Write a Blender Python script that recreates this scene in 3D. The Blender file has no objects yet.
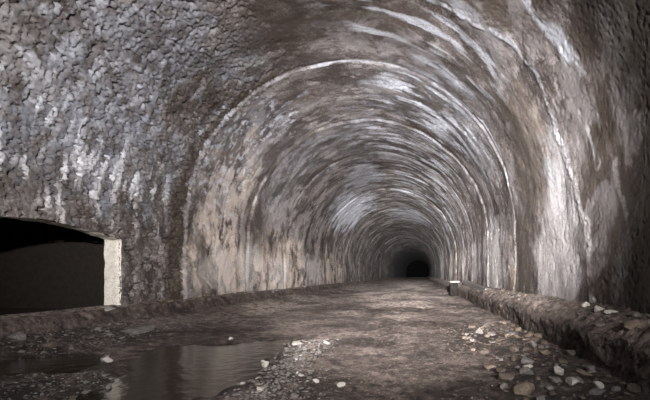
import bpy, bmesh, math, random
import numpy as np
from mathutils import Vector

S = bpy.context.scene
COL = S.collection
PI = math.pi

# ------------------------------------------------------------------ camera, world, lights, exposure
EYE = 1.015
cam_d = bpy.data.cameras.new('camera')
cam_d.sensor_width = 36.0
cam_d.lens = 450.0 / 650.0 * 36.0
cam_d.shift_x = -(416 - 325) / 650.0
cam_d.shift_y = (275 - 200) / 650.0
cam_d.clip_end = 400
cam = bpy.data.objects.new('camera', cam_d)
COL.objects.link(cam)
cam.location = (0, 0, EYE)
cam.rotation_euler = (PI / 2, 0, 0)
S.camera = cam

world = bpy.data.worlds.new('world')
S.world = world
world.use_nodes = True
world.node_tree.nodes['Background'].inputs[0].default_value = (0.55, 0.62, 0.75, 1)
world.node_tree.nodes['Background'].inputs[1].default_value = 0.12


def aim(o, p):
    o.rotation_euler = (Vector(p) - o.location).to_track_quat('-Z', 'Y').to_euler()


def spot(name, loc, target, power, cone, blend, size, color):
    d = bpy.data.lights.new(name, 'SPOT')
    d.energy = power
    d.spot_size = math.radians(cone)
    d.spot_blend = blend
    d.shadow_soft_size = size
    d.color = color
    o = bpy.data.objects.new(name, d)
    COL.objects.link(o)
    o.location = loc
    aim(o, target)
    return o


# daylight from the tunnel mouth behind the camera
pd = bpy.data.lights.new('portal_daylight', 'AREA')
pd.shape = 'RECTANGLE'
pd.size, pd.size_y = 3.0, 3.0
pd.energy = 170
pd.color = (0.86, 0.92, 1.0)
portal = bpy.data.objects.new('portal_daylight', pd)
COL.objects.link(portal)
portal.location = (0.6, -5.6, 3.2)
aim(portal, (-2.6, 12, 3.2))
# photographer's lamp behind the camera, then unseen spots added to brighten the depth
spot('work_lamp_wide', (1.5, -3.0, 2.5), (-2.3, 10.0, 4.6), 11000, 72, 1.0, 0.10, (1.0, 0.965, 0.95))
spot('depth_fill_beam', (0.3, -3.0, 2.3), (-1.2, 26.0, 2.9), 62000, 40, 1.0, 0.10, (1.0, 0.965, 0.96))
spot('depth_fill_far', (0.3, -3.0, 2.3), (-1.1, 45.0, 2.7), 290000, 19, 1.0, 0.10, (1.0, 0.97, 0.965))
spot('depth_fill_throw', (0.3, -3.0, 2.3), (-1.0, 80.0, 2.4), 700000, 9, 1.0, 0.10, (1.0, 0.97, 0.965))

S.view_settings.view_transform = 'Standard'
S.view_settings.look = 'None'
S.view_settings.gamma = 1
S.view_settings.use_curve_mapping = False
S.view_settings.exposure = 0.0

# ------------------------------------------------------------------ noise
rng = np.random.RandomState(7)
PERM = np.concatenate([rng.permutation(256)] * 3).astype(np.int32)
_g = rng.normal(size=(256, 3))
GRAD = (_g / np.linalg.norm(_g, axis=1)[:, None]).astype(np.float32)


def perlin(x, y, z):
    x = np.asarray(x, np.float32); y = np.asarray(y, np.float32); z = np.asarray(z, np.float32)
    x, y, z = np.broadcast_arrays(x, y, z)
    xi = np.floor(x).astype(np.int32); yi = np.floor(y).astype(np.int32); zi = np.floor(z).astype(np.int32)
    xf = x - xi; yf = y - yi; zf = z - zi
    u = xf * xf * xf * (xf * (xf * 6 - 15) + 10)
    v = yf * yf * yf * (yf * (yf * 6 - 15) + 10)
    w = zf * zf * zf * (zf * (zf * 6 - 15) + 10)
    out = np.zeros(x.shape, np.float32)
    for dx in (0, 1):
        for dy in (0, 1):
            for dz in (0, 1):
                h = PERM[PERM[PERM[(xi + dx) & 255] + ((yi + dy) & 255)] + ((zi + dz) & 255)]
                g = GRAD[h]
                d = g[..., 0] * (xf - dx) + g[..., 1] * (yf - dy) + g[..., 2] * (zf - dz)
                wt = (u if dx else 1 - u) * (v if dy else 1 - v) * (w if dz else 1 - w)
                out += wt * d
    return out * 1.5


def fbm(x, y, z, octs=4, gain=0.5):
    t = 0; a = 1.0; f = 1.0
    for _ in range(octs):
        t = t + a * perlin(x * f + 11.3 * _, y * f + 5.1 * _, z * f)
        a *= gain; f *= 2.03
    return t


def sstep(a, b, x):
    t = np.clip((x - a) / (b - a), 0, 1)
    return t * t * (3 - 2 * t)


# ------------------------------------------------------------------ mesh and tag helpers
def link(name, me, mat=None, parent=None, smooth=True):
    o = bpy.data.objects.new(name, me)
    COL.objects.link(o)
    if mat: me.materials.append(mat)
    if smooth and len(me.polygons):
        me.polygons.foreach_set('use_smooth', np.ones(len(me.polygons), bool))
    if parent: o.parent = parent
    return o


def grid_mesh(name, P, mask=None, flip=False, attrs=None):
    """P: rows x cols x 3 grid of points; mask: which quads to keep."""
    n, m = P.shape[:2]
    idx = np.arange(n * m).reshape(n, m)
    q = np.stack([idx[:-1, :-1], idx[:-1, 1:], idx[1:, 1:], idx[1:, :-1]], -1)
    if flip: q = q[..., ::-1]
    q = q[mask] if mask is not None else q.reshape(-1, 4)
    used = np.zeros(n * m, bool); used[q.ravel()] = True
    remap = np.cumsum(used) - 1
    q = remap[q]
    V = P.reshape(-1, 3)[used]
    me = bpy.data.meshes.new(name)
    me.vertices.add(len(V)); me.vertices.foreach_set('co', V.astype(np.float32).ravel())
    me.loops.add(q.size); me.loops.foreach_set('vertex_index', q.astype(np.int32).ravel())
    me.polygons.add(len(q)); me.polygons.foreach_set('loop_start', np.arange(0, q.size, 4, dtype=np.int32))
    me.update(calc_edges=True)
    for k, a in (attrs or {}).items():
        at = me.attributes.new(k, 'FLOAT', 'POINT')
        at.data.foreach_set('value', np.broadcast_to(a, (n, m)).reshape(-1)[used].astype(np.float32))
    return me


def structure(o, label=None):
    o['kind'] = 'structure'
    if label: o['label'] = label
    return o


def tag(o, label, cat, group=None, kind=None):
    o['label'] = label; o['category'] = cat
    if group: o['group'] = group
    if kind: o['kind'] = kind
    return o


# ------------------------------------------------------------------ materials
class NT:
    def __init__(self, name):
        self.m = bpy.data.materials.new(name); self.m.use_nodes = True
        self.t = self.m.node_tree; self.n = self.t.nodes
        self.b = self.n['Principled BSDF']

    def new(self, kind, **kw):
        x = self.n.new(kind)
        for k, v in kw.items(): setattr(x, k, v)
        return x

    def put(self, sock, v):
        if hasattr(v, 'is_output') or isinstance(v, bpy.types.NodeSocket): self.t.links.new(v, sock)
        else: sock.default_value = v

    def attr(self, name):
        return self.new('ShaderNodeAttribute', attribute_name=name).outputs['Fac']

    def math(self, op, a, b=0.0, clamp=False):
        x = self.new('ShaderNodeMath', operation=op, use_clamp=clamp)
        self.put(x.inputs[0], a); self.put(x.inputs[1], b)
        return x.outputs[0]

    def ramp(self, v, a, b, lo=0.0, hi=1.0):
        x = self.new('ShaderNodeMapRange', interpolation_type='SMOOTHSTEP')
        self.put(x.inputs[0], v); x.inputs[1].default_value = a; x.inputs[2].default_value = b
        x.inputs[3].default_value = lo; x.inputs[4].default_value = hi
        return x.outputs[0]

    def noise(self, vec, scale, detail=4, rough=0.55, dist=0.0):
        x = self.new('ShaderNodeTexNoise'); x.inputs['Scale'].default_value = scale
        x.inputs['Detail'].default_value = detail; x.inputs['Roughness'].default_value = rough
        x.inputs['Distortion'].default_value = dist
        self.put(x.inputs['Vector'], vec)
        return x.outputs['Fac']

    def voro(self, vec, scale, feature='F1'):
        x = self.new('ShaderNodeTexVoronoi', feature=feature); x.inputs['Scale'].default_value = scale
        self.put(x.inputs['Vector'], vec)
        return x.outputs['Distance']

    def mix(self, f, a, b, blend='MIX'):
        x = self.new('ShaderNodeMix', data_type='RGBA', blend_type=blend)
        self.put(x.inputs[0], f)
        for s, v in ((6, a), (7, b)):
            self.put(x.inputs[s], (*v, 1) if isinstance(v, tuple) and len(v) == 3 else v)
        return x.outputs[2]

    def xyz(self, a, b, c):
        x = self.new('ShaderNodeCombineXYZ')
        for i, v in enumerate((a, b, c)): self.put(x.inputs[i], v)
        return x.outputs[0]

    def sep(self, v, i):
        x = self.new('ShaderNodeSeparateXYZ'); self.put(x.inputs[0], v)
        return x.outputs[i]

    def obj(self):
        return self.new('ShaderNodeTexCoord').outputs['Object']

    def bump(self, h, strength, dist):
        x = self.new('ShaderNodeBump'); x.inputs['Strength'].default_value = strength
        x.inputs['Distance'].default_value = dist
        self.put(x.inputs['Height'], h); self.put(self.b.inputs['Normal'], x.outputs[0])

    def color(self, c): self.put(self.b.inputs['Base Color'], c if not isinstance(c, tuple) else (*c, 1))
    def rough(self, r): self.put(self.b.inputs['Roughness'], r)


def lining_material():
    k = NT('stained_concrete')
    p = k.obj(); arc = k.attr('arc'); along = k.attr('along')
    lime = k.attr('lime'); blue = k.attr('blue'); brown = k.attr('brown'); warm = k.attr('warm')
    n1 = k.noise(p, 0.7, 5, 0.6); n2 = k.noise(p, 3.2, 6, 0.65); n3 = k.noise(p, 21, 5, 0.7)
    drip = k.noise(k.xyz(k.math('MULTIPLY', arc, 0.45), k.math('MULTIPLY', along, 2.6), 3.0), 1.0, 5, 0.6, 0.4)
    drip2 = k.noise(k.xyz(k.math('MULTIPLY', arc, 1.3), k.math('MULTIPLY', along, 9.0), 7.0), 1.0, 4, 0.6, 0.3)
    shade_tint = k.attr('shade_tint'); band = k.attr('band')
    n4 = k.noise(p, 1.5, 6, 0.68, 0.6); n5 = k.noise(p, 0.62, 5, 0.62, 0.8)
    c = k.mix(k.ramp(n1, 0.40, 0.60), (0.080, 0.060, 0.050), (0.16, 0.135, 0.125))
    c = k.mix(k.math('MULTIPLY', band, k.ramp(n4, 0.42, 0.54), True), c, (0.38, 0.35, 0.345))
    c = k.mix(k.ramp(n2, 0.48, 0.66, 0, 0.8), c, (0.40, 0.37, 0.36))
    c = k.mix(k.ramp(n4, 0.48, 0.38, 0, 0.85), c, (0.040, 0.031, 0.027))
    # speckle of dark grains and pale grains
    c = k.mix(k.ramp(n3, 0.48, 0.38, 0, 0.8), c, (0.035, 0.029, 0.027))
    c = k.mix(k.ramp(n3, 0.58, 0.68, 0, 0.6), c, (0.50, 0.48, 0.485))
    c = k.mix(k.math('MULTIPLY', blue, k.ramp(n2, 0.3, 0.62)), c, (0.25, 0.265, 0.31))
    c = k.mix(k.math('MULTIPLY', warm, k.ramp(k.math('ADD', k.math('MULTIPLY', drip, 0.35), k.math('MULTIPLY', n4, 0.65)), 0.38, 0.53)), c, (0.68, 0.575, 0.49))
    # dark run-off streaks
    c = k.mix(k.math('MULTIPLY', k.ramp(drip, 0.52, 0.36, 0, 0.6), k.math('SUBTRACT', 1.0, k.math('MULTIPLY', warm, 0.6))), c, (0.06, 0.048, 0.042))
    c = k.mix(k.math('MULTIPLY', brown, k.ramp(n2, 0.2, 0.5, 0.55, 1.0)), c, (0.06, 0.042, 0.029))
    # lime: broken up by drips and speckle
    c = k.mix(k.math('MULTIPLY', k.ramp(n5, 0.49, 0.41, 0, 0.7), k.ramp(along, 10.5, 13.0, 0.25, 1.0)), c, (0.040, 0.030, 0.025))
    c = k.mix(k.ramp(n5, 0.54, 0.62, 0, 0.45), c, (0.36, 0.34, 0.345))
    lm = k.math('MULTIPLY', lime, k.ramp(k.math('ADD', k.math('MULTIPLY', drip2, 0.6), k.math('MULTIPLY', n3, 0.4)), 0.36, 0.56, 0.42, 1.0), True)
    lm = k.math('MULTIPLY', lm, k.ramp(n3, 0.36, 0.46, 0.55, 1.0))
    c = k.mix(lm, c, k.mix(k.ramp(k.math('ABSOLUTE', arc), 4.5, 7.5), (0.64, 0.67, 0.75), (0.74, 0.70, 0.69)))
    c = k.mix(shade_tint, c, (0.012, 0.010, 0.009))
    k.color(c); k.rough(0.85)
    h = k.math('ADD', k.math('MULTIPLY', n3, 0.6), k.math('MULTIPLY', k.noise(p, 45, 3, 0.6), 0.35))
    k.bump(h, 0.8, 0.02)
    return k.m


def floor_material():
    k = NT('muddy_roadway')
    p = k.obj(); wet = k.attr('wet'); pale = k.attr('pale')
    n1 = k.noise(p, 1.1, 5, 0.65); n2 = k.noise(p, 7, 6, 0.7); n3 = k.noise(p, 38, 4, 0.7)
    c = k.mix(k.ramp(n1, 0.35, 0.65), (0.072, 0.051, 0.042), (0.165, 0.124, 0.107))
    c = k.mix(k.ramp(n2, 0.48, 0.68, 0, 0.7), c, (0.26, 0.215, 0.19))
    c = k.mix(k.ramp(n2, 0.50, 0.36, 0, 0.9), c, (0.030, 0.023, 0.020))
    rut = k.noise(k.xyz(k.math('MULTIPLY', k.sep(p, 0), 0.9), k.math('MULTIPLY', k.sep(p, 1), 0.8), 4.0), 1.6, 6, 0.7, 0.5)
    c = k.mix(k.ramp(rut, 0.50, 0.38, 0, 0.85), c, (0.035, 0.027, 0.023))
    c = k.mix(k.ramp(n3, 0.56, 0.70, 0, 0.8), c, (0.40, 0.35, 0.32))
    c = k.mix(k.math('MULTIPLY', pale, k.ramp(n2, 0.4, 0.6, 0.05, 0.8)), c, (0.40, 0.335, 0.29))
    c = k.mix(k.math('MULTIPLY', wet, k.ramp(n2, 0.68, 0.42, 0.35, 0.95)), c, (0.020, 0.015, 0.012))
    k.color(c)
    k.rough(k.math('SUBTRACT', 0.9, k.math('MULTIPLY', wet, 0.3)))
    k.b.inputs['Specular IOR Level'].default_value = 0.35
    k.bump(k.math('ADD', n2, k.math('MULTIPLY', n3, 0.6)), 1.0, 0.05)
    return k.m


def rock_material(name, a, b, rough=0.85):
    k = NT(name); p = k.obj()
    n = k.noise(p, 9, 5, 0.65); n2 = k.noise(p, 40, 3, 0.6)
    c = k.mix(k.ramp(n, 0.35, 0.65), a, b)
    c = k.mix(k.ramp(n2, 0.5, 0.36, 0, 0.5), c, tuple(x * 0.45 for x in a))
    k.color(c); k.rough(rough); k.bump(k.math('ADD', n, k.math('MULTIPLY', n2, .4)), 0.5, 0.02)
    return k.m


def water_material():
    k = NT('muddy_water'); p = k.obj()
    k.color((0.022, 0.015, 0.009)); k.rough(0.16)
    k.b.inputs['IOR'].default_value = 1.33
    k.bump(k.noise(p, 5, 2, 0.5), 0.25, 0.03)
    return k.m


M_WALL = lining_material()
M_FLOOR = floor_material()
M_DARK = rock_material('shade_dark_masonry', (0.010, 0.007, 0.0045), (0.020, 0.013, 0.008))  # the niche chamber's shade is put into this near-black colour
_k = NT('unlit_end_black'); _k.color((0.003, 0.003, 0.003)); _k.rough(1.0); _k.b.inputs['Specular IOR Level'].default_value = 0.0  # flat black, painted dark for the unlit far end
M_UNLIT = _k.m
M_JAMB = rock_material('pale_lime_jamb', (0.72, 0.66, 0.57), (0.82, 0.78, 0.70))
M_KERB = rock_material('weathered_kerb_concrete', (0.007, 0.006, 0.005), (0.014, 0.012, 0.011))
M_KERB.node_tree.nodes['Principled BSDF'].inputs['Specular IOR Level'].default_value = 0.1
M_PALE = rock_material('pale_limestone', (0.36, 0.33, 0.29), (0.52, 0.485, 0.44))
M_GREY = rock_material('grey_limestone', (0.10, 0.09, 0.083), (0.22, 0.20, 0.185))
M_TAN = rock_material('tan_rock', (0.12, 0.088, 0.062), (0.21, 0.16, 0.12))
M_BROWN = rock_material('brown_earth_rock', (0.07, 0.052, 0.040), (0.15, 0.118, 0.095))
M_CEM = rock_material('pale_cement', (0.16, 0.145, 0.135), (0.27, 0.25, 0.235))
M_WATER = water_material()

# ------------------------------------------------------------------ tunnel section
R, CX, ZS = 4.2, -1.68, 2.237           # bore radius, bore centre, springing height
QUART = R * PI / 2
XL, XR = CX - R, CX + R
Y0, SEG = 11.45, 4.24                   # first clear joint and length of a lining ring
Y_END = 165.0


def bend(y):
    return 1.0 * (np.maximum(y - 15.0, 0) / 100.0) ** 2


def section(a):
    """point and inward normal of the bore at arc length a from the crown"""
    th = np.clip(a, -QUART, QUART) / R
    x = CX + R * np.sin(th)
    z = ZS + R * np.cos(th) - np.maximum(np.abs(a) - QUART, 0)
    return x, z, -np.sin(th), -np.cos(th)


def rows(y0, y1, fine0, ratio, coarse0=None):
    ys = []
    if coarse0 is not None:
        ys += list(np.arange(coarse0, y0, 0.12))
    y = y0
    while y < y1:
        ys.append(y); y *= ratio
    ys.append(y1)
    return np.array(ys)


def near_path(A, Y, path, width):
    """1 near a polyline given in (arc, along) metres"""
    d = np.full(A.shape, 1e9, np.float32)
    for (a0, y0), (a1, y1) in zip(path[:-1], path[1:]):
        L2 = (a1 - a0) ** 2 + (y1 - y0) ** 2
        t = np.clip(((A - a0) * (a1 - a0) + (Y - y0) * (y1 - y0)) / L2, 0, 1)
        d = np.minimum(d, np.hypot(A - a0 - t * (a1 - a0), Y - y0 - t * (y1 - y0)))
    return sstep(1.0, 0.35, d / width)


def blobs(A, Y, items, wob):
    t = np.zeros(A.shape, np.float32)
    for a, y, ra, ry, s in items:
        q = np.hypot((A - a) / ra, (Y - y) / ry) + wob * 0.45
        t = np.maximum(t, s * sstep(1.15, 0.55, q))
    return t


NICHE_Y, NICHE_W, NICHE_SPR, NICHE_RISE = 7.15, 1.72, 1.72, 0.17
NICHE_SILL = 0.36


def niche_top(y):
    q = np.clip((y - NICHE_Y) / NICHE_W, -1, 1)
    return NICHE_SPR + NICHE_RISE * (1 - q * q)


def lining(name, a0, a1, na, ymin):
    av = np.linspace(a0, a1, na)
    yv = rows(4.2, Y_END, 0.02, 1.0042, ymin)
    A, Y = np.meshgrid(av, yv)
    A = A.astype(np.float32); Y = Y.astype(np.float32)
    x, z, nx, nz = section(A)
    wobj = 0.05 * perlin(A * 0.9, A * 0 + 3.3, A * 0) + 0.02 * perlin(A * 4, A * 0, A * 0 + 2)
    seg = np.floor((Y - Y0 + wobj) / SEG).astype(int)
    frac = (Y - Y0 + wobj) - seg * SEG
    dj = np.minimum(frac, SEG - frac)                     # distance to the nearest joint
    rs = np.random.RandomState(21)
    step = rs.uniform(-0.035, 0.04, 200); tone = rs.uniform(0, 1, 200)
    step[60] = 0.0; step[59] = -0.01; step[58] = -0.015
    d = step[(seg + 60) % 200] * np.ones_like(A)
    fade = 1.0 / (1.0 + (Y / 40.0) ** 2)
    right = sstep(0.2, 3.2, A)
    rough = sstep(11.9, 11.2, Y) * (1 - 0.88 * sstep(-2.9, -0.9, A + 0.4 * perlin(A * 0.8, Y * 0.8, A * 0 + 3))) + 0.22 * sstep(11.2, 11.9, Y)
    n_lo = fbm(x * 0.55, Y * 0.55, z * 0.55, 3)
    n_md = fbm(x * 2.3, Y * 2.3, z * 2.3, 3)
    pit_a = perlin(x * 5.2 + 9, Y * 5.2, z * 5.2); pit_b = perlin(x * 13.5, Y * 13.5 + 4, z * 13.5)
    pit_c = perlin(x * 24 + 2, Y * 24, z * 24)
    fine = fbm(x * 17, Y * 17, z * 17, 2)
    pit = sstep(0.42, 0.60, pit_a) * 0.10 + sstep(0.30, 0.42, pit_b) * 0.085 + sstep(0.31, 0.43, pit_c) * 0.055
    d = d + 0.05 * n_lo + rough * (0.014 * n_md + 0.016 * fine - pit)
    wob = fbm(x * 1.5, Y * 1.5 + 20, z * 1.5, 3)
    jB0 = near_path(A + 0.12 * wob, Y + 0.10 * wob, [(1.2, 8.3), (2.0, 8.14), (3.4, 7.66), (4.4, 7.4), (5.44, 7.55), (6.16, 7.25), (6.91, 6.85), (7.6, 6.55), (8.2, 6.44)], 0.12 + 0.05 * wob)
    # joints: an open groove with a lime lip on its far side
    jn = 0.5 + 0.5 * perlin(A * 1.1, np.full_like(A, 1.7) + seg * 3.1, A * 0)
    far = np.clip(Y * 0.004, 0.02, 0.09)
    groove = np.exp(-(frac / (far * 1.0)) ** 2) + np.exp(-((SEG - frac) / (far * 1.6)) ** 2)
    lip = np.exp(-((frac - far * 1.7) / (far * 0.9)) ** 2)
    jw = np.where(seg == -2, 1 - right, 1.0)
    jw = np.where((seg == -1) & (frac < 1.5), 1 - 0.8 * right, jw)
    jw = np.where((seg == 0) & (frac < 1.5), jw * (1 - 0.9 * sstep(5.2, 6.0, A)), jw)
    d = d - 0.035 * groove * (0.3 + jn) * jw + 0.02 * lip * jn * jw
    d = d + 0.014 * jB0 * (0.6 + fine)
    P = np.stack([x + nx * d + bend(Y), Y, z + nz * d], -1)

    # stains and painted shade, all laid out in metres on the lining itself
    wob = fbm(x * 1.5, Y * 1.5 + 20, z * 1.5, 3)
    wob2 = fbm(A * 0.6, Y * 3.5, A * 0 + 5, 3)
    lime = np.zeros_like(A)
    vis = sstep(-0.4, 0.5, fbm(A * 1.4, Y * 0.5, A * 0 + 8, 3) + 0.1)
    lime = np.maximum(lime, lip * (0.12 + 0.5 * right) * vis * sstep(Y0 + 1, Y0 + 3, Y))
    jA = near_path(A, Y, [(-1.0, 11.5), (0.0, 11.42), (0.9, 11.4), (1.85, 11.4), (2.9, 11.36), (3.9, 11.25), (4.7, 11.3), (5.6, 11.55)], 0.07 + 0.06 * wob)
    jB = near_path(A + 0.12 * wob, Y + 0.10 * wob, [(2.0, 8.14), (3.4, 7.66), (4.4, 7.4), (5.44, 7.55), (6.16, 7.25), (6.91, 6.85), (7.6, 6.55), (8.2, 6.44)], 0.10 + 0.10 * wob)
    cc = near_path(A + 0.1 * wob, Y + 0.16 * wob, [(3.5, 6.5), (4.2, 6.44), (4.67, 6.35)], 0.17 + 0.1 * wob)
    cd = near_path(A + 0.1 * wob, Y + 0.16 * wob, [(4.75, 6.2), (5.05, 6.15)], 0.09 + 0.05 * wob)
    ce = near_path(A + 0.1 * wob, Y + 0.16 * wob, [(5.7, 6.44), (6.3, 6.21)], 0.07 + 0.05 * wob)
    cf = near_path(A + 0.1 * wob, Y + 0.16 * wob, [(6.45, 5.8), (7.15, 5.35)], 0.08 + 0.07 * wob)
    jL = near_path(A + 0.1 * wob, Y, [(-8.6, 11.5), (-6.5, 11.5), (-4.0, 11.5), (-1.0, 11.5)], 0.055 + 0.04 * wob)
    jD = near_path(A + 0.1 * wob, Y, [(-8.6, 11.22), (-6.5, 11.22), (-4.0, 11.26), (-1.6, 11.32)], 0.22 + 0.1 * wob)
    for t, s in ((jL, 0.28), (jA, 0.8), (jB, 0.6), (cc, 0.85), (cd, 0.5), (ce, 0.5), (cf, 0.35)):
        lime = np.maximum(lime, s * t * sstep(-0.75, -0.1, wob))
    # lime runs combed round the crown on the right-hand haunch
    comb = sstep(0.05, 0.32, fbm(A * 0.55, Y * 2.6, A * 0 + 31, 3) + 0.25 * perlin(A * 2, Y * 2, A * 0))
    lime = np.maximum(lime, comb * blobs(A, Y, [(1.9, 9.2, 2.2, 1.7, 0.75), (2.3, 13.2, 2.4, 2.1, 1.0), (1.8, 17.5, 2.6, 3, 0.8),
                                               (2.6, 26, 3, 8, 0.7)], wob * 0.5))
    # pale washed areas low on the walls
    lime = np.maximum(lime, blobs(A, Y, [(7.3, 7.9, 2.0, 1.0, 0.85), (7.6, 8.8, 1.0, 0.8, 0.6), (7.4, 14.6, 1.3, 1.7, 0.8),
                                        (7.4, 19.5, 1.2, 1.2, 0.75), (7.2, 24, 2.2, 0.8, 0.85), (6.8, 33, 3.0, 1.3, 0.9), (7.2, 45, 2.0, 4, 0.7),
                                        (-7.7, 19.6, 0.8, 1.6, 0.5), (-7.6, 26, 1.0, 3, 0.6), (-3.0, 31, 1.7, 5.0, 0.95), (-1.0, 24, 1.2, 2.5, 0.5), (1.2, 40, 2, 5, .6),
                                        (-7.6, 16, 0.9, 1.2, 0.4), (-7.7, 13.3, 0.9, 1.4, 0.45)], wob + 0.6 * wob2))
    # short white drips over the niche
    dr = sstep(0.12, 0.40, fbm(A * 1.1, Y * 4.6, A * 0 + 71, 3))
    lime = np.maximum(lime, dr * blobs(A, Y, [(-5.9, 7.4, 1.0, 2.6, 0.95), (-6.3, 9.6, 1.0, 1.2, 0.9), (-5.0, 7.2, 1.0, 1.6, 0.35)], wob))
    sp = sstep(0.1, 0.5, fbm(x * 5, Y * 5, z * 5 + 9, 3))
    lime = np.maximum(lime, sp * blobs(A, Y, [(-4.2, 7.5, 1.8, 2.6, 0.40), (-4.3, 13.0, 3.0, 2.0, 0.75)], wob))
    blue = blobs(A, Y, [(-5.2, 7.2, 1.6, 3.4, 0.9), (-3.4, 8.0, 1.4, 2.0, 0.7), (-4.0, 13.2, 2.2, 1.9, 0.45), (-3.0, 17.5, 2.4, 3, 0.5), (0, 18, 2.5, 4, .5),
                        (-2.6, 30, 2, 6, .6), (-2.4, 9.9, 0.8, 1.2, 0.7), (2.6, 13, 2.5, 3, .5), (7.4, 7.9, 1.4, 0.9, 0.6), (0.6, 12.6, 1.0, .9, .5)], wob)
    brown = blobs(A, Y, [(-0.9, 9.6, 1.5, 1.3, 0.65), (0.8, 9.0, 1.2, 1.8, 0.55), (-1.6, 13.0, 0.9, 0.9, 0.4), (6.0, 4.6, 4.2, 1.9, 1.0), (5.0, 9.5, 1.7, 1.5, 0.6),  # near-right patch is partly brown stain, partly painted light falloff
                         (7.2, 10.6, 2.2, 0.75, 0.75), (3.0, 6.5, 1.6, 1.2, 0.7), (7.2, 16.9, 2.0, 0.5, .6), (-4.7, 6.2, .9, .5, .75), (-6.4, 7.0, .5, .9, .4), (-7.2, 11.0, 1.6, 0.35, .8),
                         (-6.3, 17, 1.0, 1.6, 0.5), (6.4, 6.0, 3.0, 0.9, .6)], wob + 0.5 * wob2)
    jd = np.minimum(SEG - frac, 3 * frac) + 0.35 * wob
    jmask = sstep(0.9, 0.15, jd) * sstep(-0.15, 0.25, perlin(A * 0.45, seg * 7.3 + 0.5, A * 0 + 3)) * sstep(13, 15.5, Y)
    brown = np.maximum(np.maximum(brown, 0.85 * jmask), 0.85 * jD)
    warm = blobs(A, Y, [(-7.5, 13.7, 1.9, 2.5, 1.0), (-7.5, 20, 1.7, 4.5, 1.0), (-7.6, 30, 1.6, 7, 0.8), (7.6, 12, 1.2, 1.2, .4), (-5.4, 13.6, 2.0, 2.0, 0.6),
                        (7.4, 30, 1.6, 10, 0.5), (5.6, 8.8, 1.5, 1.2, .35)], wob)
    bandn = 0.55 * perlin(A * 0.10, Y * 0.55, A * 0 + 50) + 0.6 * perlin(A * 0.25, Y * 1.5, A * 0 + 60) + 0.5 * perlin(A * 0.5, Y * 3.4, A * 0 + 64)
    band = sstep(-0.15, 0.45, bandn) * (0.35 + 0.65 * sstep(10.5, 13, Y))
    band = np.maximum(band, blobs(A, Y, [(-5.2, 13.6, 2.8, 2.2, 0.95), (-2.6, 13.2, 1.4, 1.3, 0.5), (-6.5, 19.5, 2.5, 3.5, 0.8)], wob))
    shade_tint = sstep(66, 112, Y + 14 * perlin(A * 0.7, Y * 0.08, A * 0))  # light dying out with distance, painted into the wall colour
    shade_tint = np.maximum(shade_tint, 0.62 * sstep(6.3, 5.0, Y + 0.5 * wob + 0.3 * wob2) * sstep(2.6, 4.2, A + 0.5 * wob))  # near-right light falloff, painted dark into the wall colour
    keep = None
    if a0 < -QUART:
        zc = 0.25 * (z[:-1, :-1] + z[1:, :-1] + z[:-1, 1:] + z[1:, 1:]); yc = 0.5 * (Y[:-1, :-1] + Y[1:, :-1])
        rag = 0.03 * wob[:-1, :-1]
        keep = ~((np.abs(yc - NICHE_Y) < NICHE_W + 0.035 + rag * 0.2) & (zc < niche_top(yc) + rag) & (zc > NICHE_SILL - 0.3))
    me = grid_mesh(name, P, keep, flip=True, attrs=dict(arc=A, along=Y, lime=np.clip(lime, 0, 1), blue=blue, brown=brown, warm=warm, band=band, shade_tint=shade_tint))
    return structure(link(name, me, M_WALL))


BACK = -6.0
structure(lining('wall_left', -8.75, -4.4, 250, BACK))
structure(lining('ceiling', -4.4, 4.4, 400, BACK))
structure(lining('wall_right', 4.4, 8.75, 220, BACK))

# black face closing the far end; unlit distance is put into its colour
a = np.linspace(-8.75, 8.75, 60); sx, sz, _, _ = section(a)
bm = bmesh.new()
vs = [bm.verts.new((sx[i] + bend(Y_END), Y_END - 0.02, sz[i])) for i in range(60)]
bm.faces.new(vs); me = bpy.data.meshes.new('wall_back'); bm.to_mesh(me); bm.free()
structure(link('wall_back', me, M_UNLIT, smooth=False))


# ------------------------------------------------------------------ ground
def seg_dist(X, Y, path):
    d = np.full(np.shape(X), 1e9, np.float32)
    for (x0, y0), (x1, y1) in zip(path[:-1], path[1:]):
        L2 = (x1 - x0) ** 2 + (y1 - y0) ** 2 + 1e-9
        t = np.clip(((X - x0) * (x1 - x0) + (Y - y0) * (y1 - y0)) / L2, 0, 1)
        d = np.minimum(d, np.hypot(X - x0 - t * (x1 - x0), Y - y0 - t * (y1 - y0)))
    return d


def inside(X, Y, poly):
    r = np.zeros(np.shape(X), bool)
    n = len(poly)
    for i in range(n):
        (x0, y0), (x1, y1) = poly[i], poly[(i + 1) % n]
        c = ((y0 > Y) != (y1 > Y)) & (X < (x1 - x0) * (Y - y0) / (y1 - y0 + 1e-12) + x0)
        r ^= c
    return r


def sdf(X, Y, poly):
    d = seg_dist(X, Y, poly + poly[:1])
    return np.where(inside(X, Y, poly), -d, d)


POOL_A = [(-3.55, 6.35), (-2.9, 6.75), (-2.1, 7.1), (-1.85, 6.3), (-1.72, 5.2), (-1.62, 4.3), (-1.75, 3.7), (-2.0, 3.0), (-2.85, 3.0), (-2.75, 3.9), (-2.95, 4.7), (-3.3, 5.5)]
POOL_B = [(-5.2, 5.7), (-4.7, 5.85), (-4.1, 5.6), (-3.75, 5.15), (-3.8, 4.7), (-4.3, 4.5), (-5.0, 4.6)]
RIGHT_FOOT = 1.93


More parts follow.
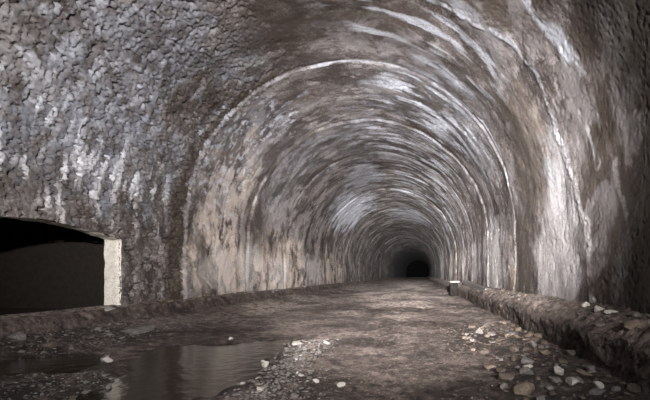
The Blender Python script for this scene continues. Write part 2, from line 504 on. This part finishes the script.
def ground(X, Y):
    X = np.asarray(X, np.float32) ; Y = np.asarray(Y, np.float32)
    Xs = X - bend(Y)
    h = 0.030 * fbm(Xs * 0.9, Y * 0.6, X * 0 + 2, 3) + 0.022 * fbm(Xs * 2.6, Y * 2.4, X * 0 + 4, 3)
    h = h + 0.012 * fbm(Xs * 9, Y * 9, X * 0, 4, 0.6)
    h = h + 0.17 * sstep(-3.7, -5.5, Xs)                       # verge rising to the left wall
    h = h + 0.05 * sstep(0.7, 1.9, Xs) + 0.03 * sstep(2.0, 0.0, np.abs(Xs + 0.2))
    h = h + 0.05 * np.exp(-((Xs + 1.35) / 0.35) ** 2) * sstep(7.5, 6.0, Y)     # gravel windrow
    for pts, dep in ((POOL_A, 0.11), (POOL_B, 0.12)):
        s = sdf(Xs, Y, pts) + 0.24 * fbm(Xs * 1.9, Y * 1.9, X * 0 + 9, 4)
        h = h - dep * sstep(0.25, -0.25, s)
    return h


xv = np.linspace(-5.95, 2.15, 520)
yv = rows(2.2, Y_END, 0.02, 1.0045, BACK)
X, Y = np.meshgrid(xv, yv)
Xw = X + bend(Y)
Z = ground(Xw, Y)
wet = np.zeros_like(X)
for pts in (POOL_A, POOL_B):
    wet = np.maximum(wet, sstep(0.45, 0.0, sdf(X, Y, pts) + 0.2 * fbm(X * 2, Y * 2, X * 0 + 9, 3)))
damp = sstep(-0.1, 0.5, fbm(X * 0.7, Y * 0.35, X * 0 + 17, 4) + 0.9 * np.exp(-((X - 0.75) / 0.7) ** 2 - ((Y - 6.5) / 3.5) ** 2)
             + 0.5 * np.exp(-((X + 3.5) / 1.5) ** 2) * sstep(9, 6, Y) - 0.1)
wn = fbm(X * 1.6, Y * 1.3, X * 0 + 23, 4)
for bx, by, rx, ry in ((0.35, 9.2, 0.8, 0.8), (-0.65, 6.6, 0.5, 0.35), (0.85, 6.6, 0.55, 0.9), (0.1, 12.8, 0.8, 0.9), (1.3, 4.6, 0.7, 0.8), (-1.5, 9.0, 0.8, 0.45), (-3.6, 8.2, 0.9, 0.5), (1.0, 3.7, 1.2, 0.6)):
    wet = np.maximum(wet, 0.9 * sstep(1.15, 0.6, np.hypot((X - bx) / rx, (Y - by) / ry) + 0.5 * wn))
wet = np.maximum(wet, 0.75 * damp * sstep(60, 15, Y))
pale = sstep(0.0, 0.6, fbm(X * 0.8, Y * 0.3 + 40, X * 0, 4) + 0.55 * sstep(7, 14, Y) - 0.15) * sstep(6.0, 10.0, Y) * (1 - 0.7 * damp)
pale = np.maximum(pale, 0.6 * sstep(0.5, 0.1, np.abs(X + 4.9)) * sstep(6, 9, Y) * sstep(-0.3, 0.3, fbm(X * 2, Y * 1.2, X * 0 + 3, 3)))
structure(link('floor', grid_mesh('floor', np.stack([Xw, Y, Z], -1), attrs=dict(wet=wet, pale=pale)), M_FLOOR))


# ledges along both walls
def ledge_right_top(x, y):
    t = (x - bend(y) - 1.93) / (XR - 1.93)
    return 0.38 + 0.24 * np.clip(t, 0, 1) ** 0.8


def ledge(name, prof, mat_attr, mat, ys, rag):
    """prof: (x, z) polyline across the ledge, resampled"""
    prof = np.array(prof); L = np.concatenate([[0], np.cumsum(np.hypot(*np.diff(prof, axis=0).T))])
    s = np.linspace(0, L[-1], 130)
    px = np.interp(s, L, prof[:, 0]); pz = np.interp(s, L, prof[:, 1])
    PX, YY = np.meshgrid(px, ys); PZ, _ = np.meshgrid(pz, ys)
    SS, _ = np.meshgrid(s / L[-1], ys)
    n1 = fbm(PX * 1.2, YY * 1.2, PZ * 1.2 + 5, 3); n2 = fbm(PX * 7, YY * 7, PZ * 7, 4, 0.65)
    env = np.sin(np.clip(SS, 0, 1) * PI) ** 0.5
    PX2 = PX + bend(YY) + rag * 0.8 * (n1 * 0.7 + n2 * 0.35) * (1 - SS) * sstep(0, 0.1, SS)
    PZ2 = PZ + rag * env * (n1 * 0.5 + n2 * 0.45)
    P = np.stack([PX2, YY, PZ2], -1)
    pale = sstep(0.40, 0.62, SS) * 0.9 * sstep(4.5, 9, YY) + 0.25 * sstep(0.0, .5, n1)
    wetv = sstep(0.55, 0.2, SS) * 0.45 * sstep(26, 12, YY)
    return structure(link(name, grid_mesh(name, P, flip=prof[0, 0] < prof[-1, 0], attrs=dict(wet=wetv, pale=pale)), mat))


yl = rows(3.0, Y_END, 0.02, 1.006, BACK)
o = ledge('trim_1', [(1.94, -0.06), (1.92, 0.20), (1.90, 0.37), (1.99, 0.42), (2.20, 0.52), (2.66, 0.64)], None, M_FLOOR, yl, 0.11)
o['label'] = 'broken kerb ledge of earth and stone along the right wall'
o = ledge('trim_2', [(-5.40, 0.08), (-5.46, 0.26), (-5.56, 0.385), (-5.72, 0.41), (-6.1, 0.42)], None, M_FLOOR, yl, 0.06)
o['label'] = 'low earthy ledge along the foot of the left wall'

# ------------------------------------------------------------------ refuge niche in the left wall
T = 0.27                                                   # thickness of the lining at the opening
yy = np.concatenate([[NICHE_Y - NICHE_W] * 18, np.linspace(NICHE_Y - NICHE_W, NICHE_Y + NICHE_W, 60)[1:-1], [NICHE_Y + NICHE_W] * 18])
zz = np.concatenate([np.linspace(0.15, NICHE_SPR, 18), niche_top(np.linspace(NICHE_Y - NICHE_W, NICHE_Y + NICHE_W, 60)[1:-1]), np.linspace(NICHE_SPR, 0.15, 18)])
dep = np.linspace(0.03, -T, 12)
YY, DD = np.meshgrid(yy, dep); ZZ, _ = np.meshgrid(zz, dep)
nn = 0.02 * fbm(YY * 5, ZZ * 5, DD * 5, 3) - 0.012
Yo = YY + nn * np.where(np.abs(YY - NICHE_Y) > NICHE_W - 0.05, np.sign(NICHE_Y - YY), 0) * 1.0
Yo = Yo + np.clip((DD + 0.07) / 0.1, 0, 1) ** 2 * 0.05 * np.where(np.abs(YY - NICHE_Y) > NICHE_W - 0.05, np.sign(YY - NICHE_Y), 0)
Zo = ZZ + np.where(np.abs(YY - NICHE_Y) < NICHE_W - 0.01, -np.abs(nn), 0)
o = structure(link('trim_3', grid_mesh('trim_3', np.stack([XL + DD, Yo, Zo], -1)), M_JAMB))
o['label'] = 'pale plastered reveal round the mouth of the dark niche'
# chamber behind the reveal, wider than its mouth
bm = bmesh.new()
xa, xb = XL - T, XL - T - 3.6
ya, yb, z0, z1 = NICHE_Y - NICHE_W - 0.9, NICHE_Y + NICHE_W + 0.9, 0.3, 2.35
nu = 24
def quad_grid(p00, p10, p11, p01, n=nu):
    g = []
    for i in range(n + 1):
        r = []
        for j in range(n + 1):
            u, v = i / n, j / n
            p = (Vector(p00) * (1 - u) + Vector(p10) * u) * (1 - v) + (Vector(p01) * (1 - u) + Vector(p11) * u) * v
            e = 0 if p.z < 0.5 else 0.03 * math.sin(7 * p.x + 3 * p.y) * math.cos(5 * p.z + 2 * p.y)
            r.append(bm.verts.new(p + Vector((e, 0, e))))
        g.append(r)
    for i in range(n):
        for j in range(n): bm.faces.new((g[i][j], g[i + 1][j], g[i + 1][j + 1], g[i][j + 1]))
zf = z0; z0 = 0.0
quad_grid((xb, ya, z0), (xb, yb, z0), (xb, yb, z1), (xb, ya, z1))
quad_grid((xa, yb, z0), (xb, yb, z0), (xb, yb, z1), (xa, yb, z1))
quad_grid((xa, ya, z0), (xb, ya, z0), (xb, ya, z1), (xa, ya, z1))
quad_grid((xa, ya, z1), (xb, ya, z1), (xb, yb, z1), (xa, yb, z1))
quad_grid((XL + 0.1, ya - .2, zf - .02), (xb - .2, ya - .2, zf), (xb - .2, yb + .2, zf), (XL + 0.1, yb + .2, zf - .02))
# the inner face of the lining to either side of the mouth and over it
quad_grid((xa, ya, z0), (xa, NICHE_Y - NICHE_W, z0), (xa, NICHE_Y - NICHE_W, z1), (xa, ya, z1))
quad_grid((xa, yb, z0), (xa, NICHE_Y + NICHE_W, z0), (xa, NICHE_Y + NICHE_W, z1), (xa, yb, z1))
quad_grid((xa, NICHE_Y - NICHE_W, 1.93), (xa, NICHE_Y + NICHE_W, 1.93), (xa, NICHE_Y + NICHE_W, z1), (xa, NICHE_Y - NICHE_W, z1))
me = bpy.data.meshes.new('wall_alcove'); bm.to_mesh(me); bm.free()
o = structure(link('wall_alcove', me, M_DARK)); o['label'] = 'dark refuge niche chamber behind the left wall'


# ------------------------------------------------------------------ puddles
def puddle(name, poly, grow, z, label):
    bm = bmesh.new(); cx = sum(p[0] for p in poly) / len(poly); cy = sum(p[1] for p in poly) / len(poly)
    P = []
    for (x, y) in poly:
        d = math.hypot(x - cx, y - cy)
        P.append((x + (x - cx) / d * grow, y + (y - cy) / d * grow))
    f = bm.faces.new([bm.verts.new((x - cx, y - cy, 0)) for x, y in P])
    r = bmesh.ops.extrude_face_region(bm, geom=[f])
    for v in [g for g in r['geom'] if isinstance(g, bmesh.types.BMVert)]: v.co.z = -0.05
    bmesh.ops.recalc_face_normals(bm, faces=bm.faces)
    me = bpy.data.meshes.new(name); bm.to_mesh(me); bm.free()
    o = link(name, me, M_WATER, smooth=False); o.location = (cx, cy, z)
    return tag(o, label, 'puddle')


puddle('puddle', POOL_A, 0.30, -0.022, 'large brown puddle beside the gravel strip, reflecting the wall')
puddle('puddle', POOL_B, 0.25, -0.002, 'still black puddle on the verge in front of the niche')


# ------------------------------------------------------------------ stones
def stone_mesh(seed, flat=0.7, long=1.3, n=16):
    r = random.Random(seed); bm = bmesh.new()
    for _ in range(n):
        v = Vector((r.gauss(0, 1), r.gauss(0, 1), r.gauss(0, 1))).normalized() * r.uniform(0.42, 0.56)
        bm.verts.new((v.x * long, v.y, v.z * flat))
    res = bmesh.ops.convex_hull(bm, input=bm.verts)
    loose = [v for v in bm.verts if not v.link_faces]
    bmesh.ops.delete(bm, geom=loose, context='VERTS')
    bmesh.ops.bevel(bm, geom=list(bm.edges), offset=0.035, segments=1, affect='EDGES', clamp_overlap=True)
    lo = min(v.co.z for v in bm.verts)
    for v in bm.verts: v.co.z -= lo
    bmesh.ops.recalc_face_normals(bm, faces=bm.faces)
    return bm


def stone_data(name, seed, mat, **kw):
    bm = stone_mesh(seed, **kw); me = bpy.data.meshes.new(name); bm.to_mesh(me); bm.free(); me.materials.append(mat)
    return me


VAR = {m.name: [stone_data('stone', 100 + i * 7 + j * 31, m, flat=0.55 + 0.12 * (j % 3), long=1.1 + 0.15 * (j % 3)) for j in range(5)]
       for i, m in enumerate((M_PALE, M_GREY, M_TAN, M_BROWN))}
def ray_down(x, y):
    dg = bpy.context.evaluated_depsgraph_get()
    hit, loc, nrm, _, ob, _ = S.ray_cast(dg, Vector((x, y, 0.95)), Vector((0, 0, -1)))
    return loc.z if hit else 0.0


_first = {}
def stone(name, x, y, size, mat, label, group=None, seed=0, z=None, sink=0.15, squash=1.0):
    me = VAR[mat.name][seed % 5]
    key = (mat.name, seed % 5)
    if key not in _first:
        o = bpy.data.objects.new(name, me); _first[key] = o
    else:
        o = _first[key].copy(); o.name = name
        for k in list(o.keys()): del o[k]
    COL.objects.link(o)
    z = ray_down(x, y) if z is None else z
    r = random.Random(seed * 13 + int(x * 100))
    o.location = (x, y, z - size * sink * 0.6)
    o.scale = (size, size * r.uniform(0.8, 1.1), size * squash)
    o.rotation_euler = (r.uniform(-.15, .15), r.uniform(-.15, .15), r.uniform(0, 6.28))
    return tag(o, label, 'stone', group)


bpy.context.view_layer.update()
_pts = []   # (args) gathered first so that the stones never land on one another
def plan(*a, **k): _pts.append((a, k))

# the pale lumps on the right-hand ledge
plan('stone', 2.36, 6.27, 0.15, M_PALE, 'pale peaked stone at the foot of the white seam, right ledge', seed=1)
plan('stone', 2.33, 5.74, 0.12, M_PALE, 'small squat white stone between two larger ones on the right ledge', seed=2)
plan('stone', 2.37, 5.46, 0.17, M_PALE, 'largest and whitest stone on the right ledge, against the dark wall', seed=3)
plan('stone', 2.37, 4.86, 0.11, M_GREY, 'last grey stone on the right ledge, nearest the picture edge', seed=4)
plan('stone', 2.12, 4.35, 0.20, M_TAN, 'tan rock on the broken edge of the right kerb ledge', seed=6)
plan('stone', 2.05, 5.05, 0.17, M_GREY, 'flat pinkish grey stone on the lip of the right kerb ledge', seed=8, squash=.6)
# rubble at the foot of the right kerb
plan('stone', 0.92, 3.80, 0.20, M_TAN, 'largest tan rock in the rubble at the foot of the right kerb', seed=11)
plan('stone', 1.38, 4.36, 0.13, M_PALE, 'pale upright stone in the middle of the right kerb rubble', seed=12)
plan('stone', 1.37, 3.96, 0.15, M_PALE, 'white blocky stone in front of the right kerb rubble', seed=13)
plan('stone', 1.58, 3.92, 0.12, M_PALE, 'small white stone nearest the kerb face in the rubble', seed=14)
plan('stone', 1.18, 4.75, 0.11, M_PALE, 'lone pale pebble on the road side of the right rubble', seed=15)
plan('stone', 1.55, 7.3, 0.22, M_GREY, 'flat pale slab stone lying against the right kerb foot', seed=17, squash=.4)
plan('stone', 1.25, 4.08, 0.12, M_GREY, 'grey angular stone touching the white blocky one in the rubble', seed=18)
# left verge
plan('stone', -3.62, 5.25, 0.13, M_PALE, 'lone pale stone standing out of the mud beside the black puddle', seed=21)
plan('stone', -4.6, 7.35, 0.55, M_GREY, 'flat grey slab lying on the verge beyond the brown puddle', seed=22, squash=.28)
plan('stone', -5.62, 8.15, 0.34, M_PALE, 'flat white slab below the bright jamb of the niche', seed=23, squash=.35)
plan('stone', -5.28, 5.95, 0.22, M_GREY, 'grey stone at the foot of the ledge in front of the niche', seed=24)
plan('stone', -1.72, 6.55, 0.24, M_PALE, 'flat white stone at the head of the gravel strip', seed=26, squash=.45)
plan('stone', -1.70, 5.1, 0.10, M_PALE, 'small white stone on the puddle side of the gravel strip', seed=27)
plan('stone', -2.87, 6.95, 0.11, M_PALE, 'pale pebble at the far tip of the brown puddle', seed=28)

rr = random.Random(5)
def scatter(n, fn, smin, smax, mats, label, group, sink=0.15):
    done = 0; tries = 0
    while done < n and tries < n * 60:
        tries += 1
        x, y = fn(rr); s = smin + (smax - smin) * rr.random() ** 2
        if all((x - a[1]) ** 2 + (y - a[2]) ** 2 > (0.62 * (s + a[3])) ** 2 for a, k in _pts):
            plan('stone', x, y, s, rr.choice(mats), label, group=group, seed=rr.randrange(1, 400), sink=sink); done += 1


scatter(110, lambda r: (1.86 - 1.15 * r.random() ** 1.3, 3.5 + 5.5 * r.random() ** 1.2), 0.05, 0.16, [M_GREY, M_TAN, M_BROWN, M_BROWN, M_GREY],
        'loose broken stone in the rubble at the foot of the right kerb', 'rubble at the foot of the right kerb')
def gs(r):
    t = r.random(); return (-1.62 + 0.45 * (1 - t) + r.gauss(0, 0.20) , 3.55 + 3.1 * t)
scatter(80, gs, 0.035, 0.085, [M_GREY, M_GREY, M_GREY, M_BROWN, M_PALE, M_BROWN], 'small broken stone in the gravel strip beside the brown puddle', 'stones of the gravel strip')
scatter(34, lambda r: (-5.62 + r.gauss(0, 0.07), r.uniform(9.2, 24)), 0.09, 0.24, [M_BROWN, M_BROWN, M_GREY], 'dark lump of rubble fallen along the foot of the left wall',
        'rubble along the foot of the left wall')
scatter(30, lambda r: (r.uniform(-5.25, -4.4), r.uniform(5.6, 7.9)), 0.04, 0.11, [M_GREY, M_BROWN, M_GREY], 'pebble on the verge below the niche ledge', 'pebbles on the left verge')
scatter(20, lambda r: (r.uniform(-3.5, -2.75), r.uniform(3.6, 4.5)), 0.03, 0.07, [M_GREY, M_BROWN, M_GREY], 'grey pebble on the mud bank between the two puddles', 'pebbles between the puddles')
scatter(34, lambda r: (r.uniform(2.0, 2.42), 4.3 + 14 * r.random() ** 1.6), 0.05, 0.15, [M_BROWN, M_BROWN, M_TAN, M_GREY], 'earthy stone lying loose on top of the right kerb ledge',
        'stones on the right kerb ledge')
zs_ = [ray_down(a[1], a[2]) for a, k in _pts]
for (a, k), z in zip(_pts, zs_): stone(*a, z=z, **k)

# fine gravel nobody could count
def gravel(name, n, fn, smin, smax, mat, label):
    r = random.Random(91); V = []; F = []
    base = []
    for j in range(6):
        bm = stone_mesh(400 + j, n=9); bm.verts.index_update()
        base.append(([tuple(v.co) for v in bm.verts], [[v.index for v in f.verts] for f in bm.faces])); bm.free()
    xy = [fn(r) for _ in range(n)]
    gz = ground(np.array([p[0] for p in xy]), np.array([p[1] for p in xy]))
    for (x, y), z in zip(xy, gz):
        s = r.uniform(smin, smax); c, sn = math.cos(r.uniform(0, 6.28)), 0; an = r.uniform(0, 6.28); c, sn = math.cos(an), math.sin(an)
        vv, ff = r.choice(base); o = len(V)
        V += [(x + s * (c * a - sn * b), y + s * (sn * a + c * b), z + s * (d - 0.15)) for a, b, d in vv]
        F += [[o + i for i in f] for f in ff]
    me = bpy.data.meshes.new(name); me.from_pydata(V, [], F); me.update()
    return tag(link(name, me, mat, smooth=False), label, 'gravel', kind='stuff')


gravel('gravel', 1500, lambda r: (lambda t: (-1.60 + 0.45 * (1 - t) + max(-0.5, min(0.5, r.gauss(0, 0.2))) * (0.6 + 0.4 * r.random()), 3.3 + 3.5 * t))(r.random()), 0.012, 0.036, M_GREY, 'fine grey gravel between the stones beside the brown puddle')
gravel('gravel', 500, lambda r: (r.uniform(-4.0, -2.75), r.uniform(3.3, 4.6)), 0.01, 0.03, M_GREY, 'fine gravel on the mud bank between the two puddles')
gravel('gravel', 700, lambda r: (r.uniform(-5.35, -4.2), r.uniform(5.2, 9.5)), 0.012, 0.035, M_GREY, 'fine pale gravel on the verge in front of the niche')
gravel('gravel', 800, lambda r: (r.uniform(0.4, 1.88), r.uniform(3.3, 9.0)), 0.012, 0.04, M_BROWN, 'dark crumbled gravel at the foot of the right kerb')
gravel('gravel', 1500, lambda r: (r.uniform(-1.0, 0.38), 3.3 + 10 * r.random() ** 1.5), 0.008, 0.026, M_BROWN, 'brown grit spread over the middle of the roadway')


# ------------------------------------------------------------------ concrete box and footing further along the right wall
def block(name, size, mat, parent, loc, bev=0.02, seed=0):
    r = random.Random(seed); bm = bmesh.new(); bmesh.ops.create_cube(bm, size=1)
    for v in bm.verts: v.co = Vector((v.co.x * size[0], v.co.y * size[1], v.co.z * size[2] + size[2] / 2))
    bmesh.ops.subdivide_edges(bm, edges=bm.edges, cuts=3, use_grid_fill=True)
    for v in bm.verts: v.co += Vector((r.uniform(-1, 1), r.uniform(-1, 1), r.uniform(-1, 1))) * min(size) * 0.03
    bmesh.ops.bevel(bm, geom=[e for e in bm.edges if e.calc_face_angle(0) > 0.8], offset=bev, segments=2, affect='EDGES')
    me = bpy.data.meshes.new(name); bm.to_mesh(me); bm.free()
    o = link(name, me, mat, parent, smooth=False); o.location = loc
    return o


e = bpy.data.objects.new('concrete_box', None); COL.objects.link(e); e.location = (1.72, 20.6, 0.0)
tag(e, 'small dark concrete box with a pale cap standing on the right kerb', 'box')
block('box_body', (0.34, 0.6, 0.68), M_KERB, e, (0, 0, 0), seed=2)
block('cap', (0.44, 0.7, 0.06), M_CEM, e, (0.03, 0, 0.68), seed=3)['label'] = 'pale cement cap'
o = block('concrete_footing', (0.24, 6.6, 0.18), M_CEM, None, (2.29, 17.6, 0.50), seed=5)
o.rotation_euler = (0.03, 0, 0)
tag(o, 'long low concrete footing at the base of the right wall', 'footing')
